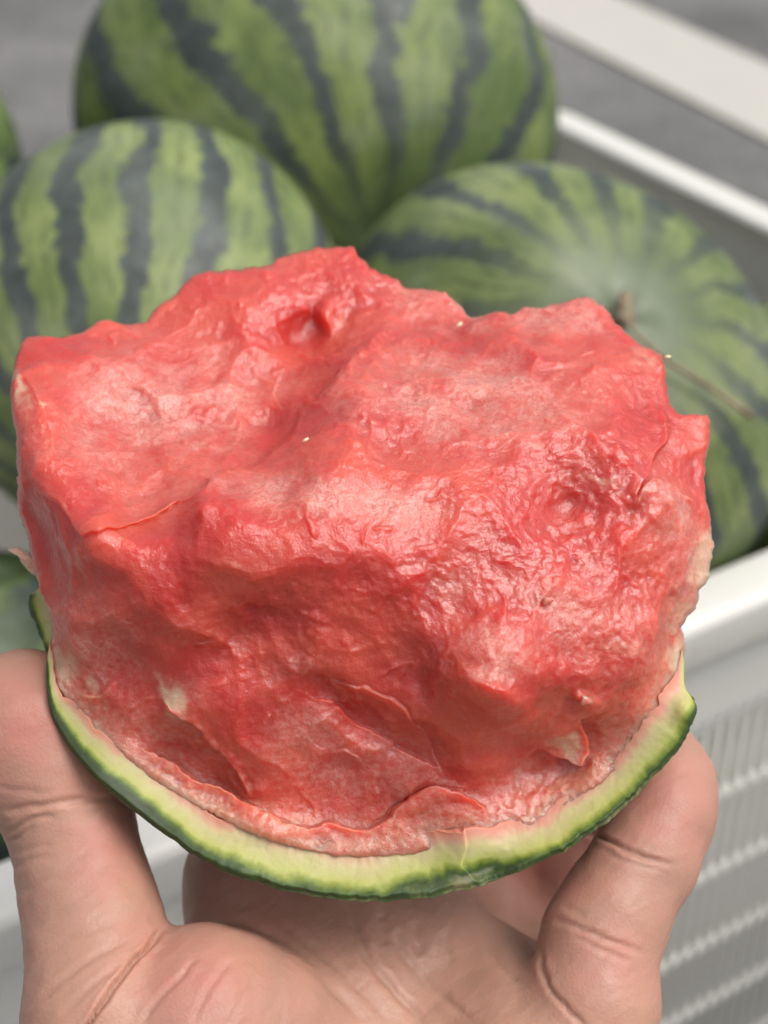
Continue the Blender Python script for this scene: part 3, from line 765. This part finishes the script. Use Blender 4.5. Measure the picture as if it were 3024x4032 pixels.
# ---- the far edge of the same rind, seen past the flesh at left
def slab(name, pts, mat, thick=5, w0=-30, tauf=None, nseed=0):
    """solid wedge from a measured outline; pts (x,y,w)"""
    p = smooth_line(pts+[pts[0]], 90, 2)[:-1]
    jit = np.stack([p[:, 0], p[:, 1], 0*p[:, 0]], -1)
    p[:, 0] += 1.5*vnoise(jit, 9, nseed); p[:, 1] += 1.5*vnoise(jit, 9, nseed+1)
    c = p.mean(0); V = []; rings = [(0.02, 1.2), (.3, 1.2), (.6, 1.1), (.85, .7), (1., 0.), (1.0, -thick*.5), (.9, -thick), (.02, -thick-.8)]
    T = []
    for s_, dz in rings:
        r = c+(p-c)*s_; V.append(to_mm(r[:, 0], r[:, 1], r[:, 2]+dz)); T.append(tauf(r[:, 0], r[:, 1]) if tauf else np.zeros(len(r)))
    V = np.array(V); V = V + .35*np.stack([vnoise(V, 2.2, nseed+k) for k in (2, 3, 4)], -1)
    n, m = V.shape[:2]; idx = np.arange(n*m).reshape(n, m)
    F = np.stack([idx[:-1], np.roll(idx[:-1], -1, 1), np.roll(idx[1:], -1, 1), idx[1:]], -1).reshape(-1, 4)
    FL = [tuple(f) for f in F] + [tuple(idx[0]), tuple(idx[-1][::-1])]
    o = new_mesh(name, world_from_mm(V.reshape(-1, 3))-ORIG, FL, mat, chunk)
    bm = bmesh.new(); bm.from_mesh(o.data); bmesh.ops.recalc_face_normals(bm, faces=bm.faces[:]); bm.to_mesh(o.data); bm.free()
    return o, np.concatenate(T)
edge_line = [(62,1285),(68,1320),(76,1350),(90,1385),(105,1415),(120,1440)]
def tau_edge(x, y):
    s_, _ = line_dist(x, y, edge_line); return np.clip(1-np.abs(s_)/34.*.62, .4, 1)
o, T = slab('far_rind_edge', [(62,1283,-24),(78,1276,-24),(86,1264,-24),(110,1262,-22),(160,1330,-20),(160,1440,-18),(122,1445,-17),(104,1415,-19),(90,1386,-21),(76,1352,-23),(67,1320,-24)], M_RIND, 12, tauf=tau_edge, nseed=301)
attr(o, 'tau', T); attr(o, 'skin', 0*T)
M_FL = flesh.data.materials[0]
o, T = slab('flesh_shred', [(20,1183,-16),(30,1178,-16),(48,1184,-16),(62,1200,-15),(76,1222,-14),(110,1262,-14),(96,1262,-14),(76,1243,-15),(56,1228,-15),(44,1208,-16),(35,1196,-16),(28,1194,-16)], M_FL, 3, nseed=311)
attr(o, 'pale', T+.8); attr(o, 'white', T+.6); attr(o, 'wet', T+.2)
# loose bits lying on the broken face
for k, (x, y, r, wh) in enumerate(((1265,1512,15,.25),(1182,1300,13,.2))):
    ring = []
    w0 = float(surf(np.array([float(x)]), np.array([float(y)]))[0])
    for j in range(9):
        a = 2*math.pi*j/9; rr = r*(1+.28*math.sin(2.3*j+k)); ring.append((x+rr*math.cos(a), y+rr*.85*math.sin(a), w0+.6))
    o, T = slab('flesh_crumb', ring, M_FL, 3.5, nseed=330+k*7)
    attr(o, 'pale', T+.6); attr(o, 'white', T+wh); attr(o, 'wet', T+.8)
# pale undeveloped seeds
M_SEED = NT('seed'); M_SEED.set(Base_Color=(.80, .66, .42, 1), Roughness=.3)
for x, y, a, l in ((1442,771,-10,7),(992,702,-45,9),(660,951,-35,8)):
    w0 = float(surf(np.array([float(x-6)]), np.array([float(y+6)]))[0])-.2
    ca, sa = math.cos(math.radians(a)), math.sin(math.radians(a))
    pts = [to_mm(x+ca*l*t, y+sa*l*t, w0+.5*(1-t*t)) for t in np.linspace(-1, 1, 9)]
    so = tube('seed', [tuple(world_from_mm(p)-ORIG) for p in pts], [.00006+.00028*math.sqrt(max(0, 1-t*t)) for t in np.linspace(-1, 1, 9)], M_SEED.m, chunk, 8)

# ================================================================== hand
H = 1.0
gx = np.arange(-100, 86, H); gy = np.arange(-122, -18, H); gz = np.arange(-104, 40, H)
GX, GY, GZ = np.meshgrid(gx, gy, gz, indexing='ij', sparse=True)
def cone(a, b, ra, rb):
    pa = [GX-a[0], GY-a[1], GZ-a[2]]; ba = b-a; l2 = ba@ba+1e-9
    h = np.clip((pa[0]*ba[0]+pa[1]*ba[1]+pa[2]*ba[2])/l2, 0, 1)
    d = np.sqrt((pa[0]-h*ba[0])**2+(pa[1]-h*ba[1])**2+(pa[2]-h*ba[2])**2)
    return (d-(ra+(rb-ra)*h)).astype(np.float32)
def smin(a, b, k):
    h = np.clip(.5+.5*(b-a)/k, 0, 1); return b*(1-h)+a*h-k*h*(1-h)
def chain(pts, k=2.5):
    r = None
    for p, q in zip(pts[:-1], pts[1:]):
        c = cone(to_mm(*p[:3]), to_mm(*q[:3]), p[3], q[3]); r = c if r is None else smin(r, c, k)
    return r
# (x, y measured, w mm, radius mm)
WR = [(560,2560,-2,17),(760,2600,-2,17),(960,2600,-6,16),(1120,2580,-12,15)]
HD = [(548,1905,-38,12.0),(740,1900,-41,12.0),(905,2068,-36,11.5),(1080,2160,-32,11.0)]
palm = None
for a, b in zip(WR, HD):
    c = chain([a, b]); palm = c if palm is None else smin(palm, c, 9)
for i in range(3):
    palm = smin(palm, chain([HD[i], HD[i+1]]), 8)
thenar = chain([(430,2440,0,19),(440,2212,-4,15.5),(580,2215,-8,12.5)], 8)
palm = smin(palm, thenar, 6)
hypo = chain([(1140,2420,-4,17),(1120,2260,-16,14)], 6); palm = smin(palm, hypo, 9)
thumb = chain([(330,2460,2,16.5),(235,2200,-2,14.4),(205,2010,-9,12.2),(182,1900,-13,11.3),(152,1775,-17,11.0),(105,1660,-18,12.6),(62,1565,-18,12.6),(50,1535,-19,11.4)], 4)
pinky = chain([(1225,2330,-10,13.6),(1278,2160,-12,12.0),(1298,2030,-15,10.7),(1338,1950,-17,10.0),(1398,1850,-20,9.7),(1432,1750,-24,9.7),(1440,1690,-28,9.0),(1425,1640,-32,8.0)], 3)
ring = chain([HD[2],(1000,1985,-72,10.0),(1140,1925,-80,10.4),(1255,1850,-74,9.8),(1320,1730,-70,9.4),(1310,1620,-68,8.4)], 3)
middle = chain([HD[1],(850,1830,-74,10.5),(960,1790,-88,10),(1080,1700,-90,9.6),(1120,1600,-86,8.6)], 3)
index = chain([HD[0],(570,1760,-60,11),(640,1640,-72,10),(700,1540,-78,9)], 3)
hand_f = None
for f_, k in ((thumb, 3.0), (pinky, 4.0), (ring, 4.5), (middle, 4.5), (index, 5.0)):
    u = smin(palm, f_, k); hand_f = u if hand_f is None else smin(hand_f, u, .7)
def surface_nets(Fv, xs, ys, zs):
    n = np.array(Fv.shape); cells = n-1
    acc = np.zeros((*cells, 3), np.float32); cnt = np.zeros(cells, np.float32); s_ = Fv < 0
    for ax in range(3):
        sl0 = [slice(None)]*3; sl1 = [slice(None)]*3; sl0[ax] = slice(0, -1); sl1[ax] = slice(1, None)
        f0, f1 = Fv[tuple(sl0)], Fv[tuple(sl1)]; cr = (f0 < 0) != (f1 < 0)
        t = np.where(cr, f0/np.where(cr, f0-f1, 1), 0)
        o1, o2 = [k for k in range(3) if k != ax]
        for a in (0, 1):
            for b in (0, 1):
                sl = [slice(None)]*3; sl[o1] = slice(a, cells[o1]+a); sl[o2] = slice(b, cells[o2]+b)
                c = cr[tuple(sl)]; tt = t[tuple(sl)]
                cnt += c; acc[..., ax] += np.where(c, tt, 0); acc[..., o1] += c*a; acc[..., o2] += c*b
    m = cnt > 0; ids = np.full(cells, -1, np.int64); ids[m] = np.arange(m.sum())
    ii = np.argwhere(m); v = (ii + acc[m]/cnt[m][:, None])
    V = np.stack([xs[0]+v[:, 0]*H, ys[0]+v[:, 1]*H, zs[0]+v[:, 2]*H], -1)
    FF = []
    for ax in range(3):
        o1, o2 = [(1, 2), (2, 0), (0, 1)][ax]
        sl0 = [slice(1, -1)]*3; sl1 = [slice(1, -1)]*3; sl0[ax] = slice(0, -1); sl1[ax] = slice(1, None)
        a, b = s_[tuple(sl0)], s_[tuple(sl1)]; e = np.argwhere(a != b); neg = a[tuple(e.T)]
        e = e.copy(); e[:, o1] += 1; e[:, o2] += 1
        def cell(d1, d2):
            c = e.copy(); c[:, o1] -= d1; c[:, o2] -= d2; return ids[tuple(c.T)]
        q = np.stack([cell(1, 1), cell(0, 1), cell(0, 0), cell(1, 0)], -1)
        q = np.where(neg[:, None], q, q[:, ::-1]); FF.append(q)
    return V, np.concatenate(FF)
HV, HF = surface_nets(hand_f, gx, gy, gz)
def to_measured(p):
    d = BASE-p[:, 2]; return (p[:, 0]/d*FPX+1512)/DS, (2016-p[:, 1]/d*FPX)/DS
# smooth + one subdivision
tmp = new_mesh('hand_tmp', HV, HF)
md = tmp.modifiers.new('s', 'SMOOTH'); md.factor = .5; md.iterations = 6
md = tmp.modifiers.new('u', 'SUBSURF'); md.levels = 1; md.render_levels = 1
dg = bpy.context.evaluated_depsgraph_get(); ev = tmp.evaluated_get(dg); hm = bpy.data.meshes.new_from_object(ev)
bpy.data.objects.remove(tmp)
nvh = len(hm.vertices); hv = np.empty(nvh*3); hm.vertices.foreach_get('co', hv); hv = hv.reshape(-1, 3)
hn = np.empty(nvh*3); hm.vertex_normals.foreach_get('vector', hn); hn = hn.reshape(-1, 3)
hx, hy = to_measured(hv)
facing = sstep(-.05, .35, hn[:, 2])
# creases: polyline, depth mm, half width px, (w range)
CREASE = [
 ([(362,1992),(340,2022),(300,2065),(262,2110),(225,2165),(185,2225),(150,2270)], 1.9, 5.5),
 ([(310,2000),(255,2040),(190,2075),(120,2125),(50,2200)], .30, 8), ([(320,2045),(260,2085),(190,2135),(120,2200)], .28, 7),
 ([(270,1985),(200,2010),(130,2040),(50,2100)], .22, 8), ([(240,1940),(160,1960),(80,2000),(40,2030)], .18, 9),
 ([(430,2060),(390,2110),(340,2160),(300,2225)], .42, 6), ([(505,2070),(450,2130),(410,2225)], .35, 6), ([(560,2110),(520,2160),(490,2225)], .2, 7),
 ([(-10,1752),(40,1750),(90,1738),(150,1730),(210,1726),(270,1722)], .55, 7), ([(10,1800),(50,1780),(90,1764),(130,1758)], .5, 6), ([(15,1822),(50,1800),(80,1782)], .4, 5),
 ([(20,1880),(70,1855),(130,1848)], .25, 8), ([(-10,1700),(60,1712),(130,1708)], .2, 7), ([(30,1935),(90,1900),(150,1890)], .2, 9), ([(30,1850),(75,1828),(120,1820)], .22, 7),
 ([(475,1985),(560,2000),(620,2035),(700,2110),(800,2225)], .7, 10), ([(600,1990),(700,2060),(790,2150),(850,2225)], .35, 8),
 ([(745,1950),(775,2010),(800,2085),(860,2150),(935,2225)], .8, 9), ([(850,2010),(880,2080),(950,2150),(1040,2225)], .4, 9),
 ([(820,1970),(835,2050)], .45, 12), ([(895,1985),(912,2070)], .45, 12), ([(960,2010),(968,2090)], .35, 12), ([(1050,2040),(1090,2100),(1130,2130)], .4, 12),
 ([(1225,1782),(1290,1806),(1340,1830),(1400,1860),(1470,1866)], .8, 6), ([(1300,1840),(1380,1872),(1450,1884)], .25, 6),
 ([(1190,1985),(1260,2005),(1320,2035),(1410,2065)], .5, 7), ([(1230,2020),(1300,2050),(1370,2082)], .25, 7), ([(1215,1955),(1270,1985)], .2, 8),
 ([(1163,2040),(1168,2090),(1195,2150),(1240,2195),(1290,2240)], .6, 6)]
dsp = np.zeros(nvh)
for pts, dp, wd in CREASE:
    s_, t = line_dist(hx, hy, chaikin(pts), 60)
    j = vnoise(np.stack([hx, hy, 0*hx], -1), 30, 77)*3
    e_ = sstep(-.05, .2, t)*sstep(1, .75, t)
    dsp -= dp*np.exp(-((s_+j)/wd)**2)*e_*facing
    dsp += .15*dp*np.exp(-((np.abs(s_+j)-wd*2.2)/(wd*1.2))**2)*e_*facing
dsp += .35*fbm(hv, 14, 2, 401) + .10*vnoise(hv, 4, 403)
# fine skin folds across the palm and thumb
rotp = np.stack([hv[:, 0]*.8+hv[:, 1]*.6, -hv[:, 0]*.6+hv[:, 1]*.8, hv[:, 2]*.6], -1)
dsp += .08*(1-2*np.abs(vnoise(rotp*np.array([.35, 1.3, 1]), 1.8, 405)))
hv = hv + hn*dsp[:, None]
HO = world_from_mm(to_mm(760, 2212, -20))
hw = world_from_mm(hv)-HO
hm.vertices.foreach_set('co', hw.ravel()); hm.update()
hm.polygons.foreach_set('use_smooth', np.ones(len(hm.polygons), bool))
def mat_skin():
    s = NT('skin'); c = s.coord()
    n1 = s.noise(c, 45, 3); n2 = s.noise(c, 170, 4, .6); n3 = s.noise(c, 1600, 2); red = s.attr('red')
    col = s.mix(s.rng(n1, .35, .65), (.385, .210, .155), (.435, .236, .168))
    col = s.mix(s.math('MULTIPLY', s.math('ADD', red, s.math('MULTIPLY', s.math('SUBTRACT', n2, .5), .8)), .8, clamp=True), col, (.47, .155, .130))
    s.l(col, s.b.inputs['Base Color'])
    s.l(s.rng(n2, .3, .7, .42, .58), s.b.inputs['Roughness'])
    s.set(Subsurface_Weight=.35, Subsurface_Radius=(1.0, .35, .2), Subsurface_Scale=.003, Specular_IOR_Level=.4)
    vo = s.n('ShaderNodeTexVoronoi', feature='DISTANCE_TO_EDGE'); s.l(c, vo.inputs['Vector']); vo.inputs['Scale'].default_value = 900
    b = s.bump(n2, .2, .0008); b = s.bump(s.rng(vo.outputs['Distance'], 0, .25), .14, .00025, b)
    s.l(b, s.b.inputs['Normal']); return s.m
hm.materials.append(mat_skin()); hm.name = 'hand'
hand = bpy.data.objects.new('hand', hm); COL.objects.link(hand); hand.location = HO
# blood-red tissue at finger pads, joints and thumb ball
red = np.zeros(nvh)
for cx, cy, r, a in ((60,1560,110,.7),(230,1830,90,.55),(430,2130,130,.55),(1420,1720,110,.6),(1300,2060,110,.35),(330,2050,60,.4),(1200,1870,120,.6),(560,1960,120,.3),(180,1700,60,.3)):
    red = np.maximum(red, a*np.exp(-((hx-cx)**2+(hy-cy)**2)/r**2))
attr(hand, 'red', red)
tag(hand, "open left hand, palm up, gripping the watermelon piece between thumb and fingers", 'hand')
# nails on the back of thumb and little finger
M_NAIL = NT('nail'); M_NAIL.set(Base_Color=(.62, .40, .33, 1), Roughness=.3, Subsurface_Weight=.3, Subsurface_Scale=.002)
def nail(name, c, axis, out, half_l, half_w, rad):
    c = np.array(c); axis = np.array(axis, float); axis /= np.linalg.norm(axis)
    out = np.array(out, float); out -= (out@axis)*axis; out /= np.linalg.norm(out); sd_ = np.cross(axis, out)
    V = []; n, m = 12, 12
    for lay in (0, -.6):
        for i in range(n):
            for j in range(m):
                a = -1+2*i/(n-1); b = -1+2*j/(m-1)
                ww = half_w*(1-.12*a*a); an = b*ww/rad
                V.append(c + axis*(half_l*a*(1-.18*b*b)) + sd_*rad*math.sin(an) + out*(rad*math.cos(an)+lay))
    F = []; g_ = lambda k, i, j: k*n*m+i*m+j
    for i in range(n-1):
        for j in range(m-1):
            F += [(g_(0,i,j), g_(0,i+1,j), g_(0,i+1,j+1), g_(0,i,j+1)), (g_(1,i,j), g_(1,i,j+1), g_(1,i+1,j+1), g_(1,i+1,j))]
    for i in range(n-1):
        F += [(g_(0,i,0), g_(1,i,0), g_(1,i+1,0), g_(0,i+1,0)), (g_(0,i,m-1), g_(0,i+1,m-1), g_(1,i+1,m-1), g_(1,i,m-1))]
    for j in range(m-1):
        F += [(g_(0,0,j), g_(0,0,j+1), g_(1,0,j+1), g_(1,0,j)), (g_(0,n-1,j), g_(1,n-1,j), g_(1,n-1,j+1), g_(0,n-1,j+1))]
    o = new_mesh(name, world_from_mm(np.array(V))-HO, F, M_NAIL.m, hand)
    bm = bmesh.new(); bm.from_mesh(o.data); bmesh.ops.recalc_face_normals(bm, faces=bm.faces[:]); bm.to_mesh(o.data); bm.free()
    return o
ta, tb = to_mm(105, 1660, -18), to_mm(55, 1545, -18.5)
nail('thumb_nail', (ta*.35+tb*.65), tb-ta, (-.9, -.2, -.25), 7.5, 7.5, 12.9)
pa, pb = to_mm(1440, 1690, -28), to_mm(1425, 1640, -32)
nail('finger_nail', (pa*.5+pb*.5), pb-pa, (.75, .1, -.6), 5, 4.5, 8.9)
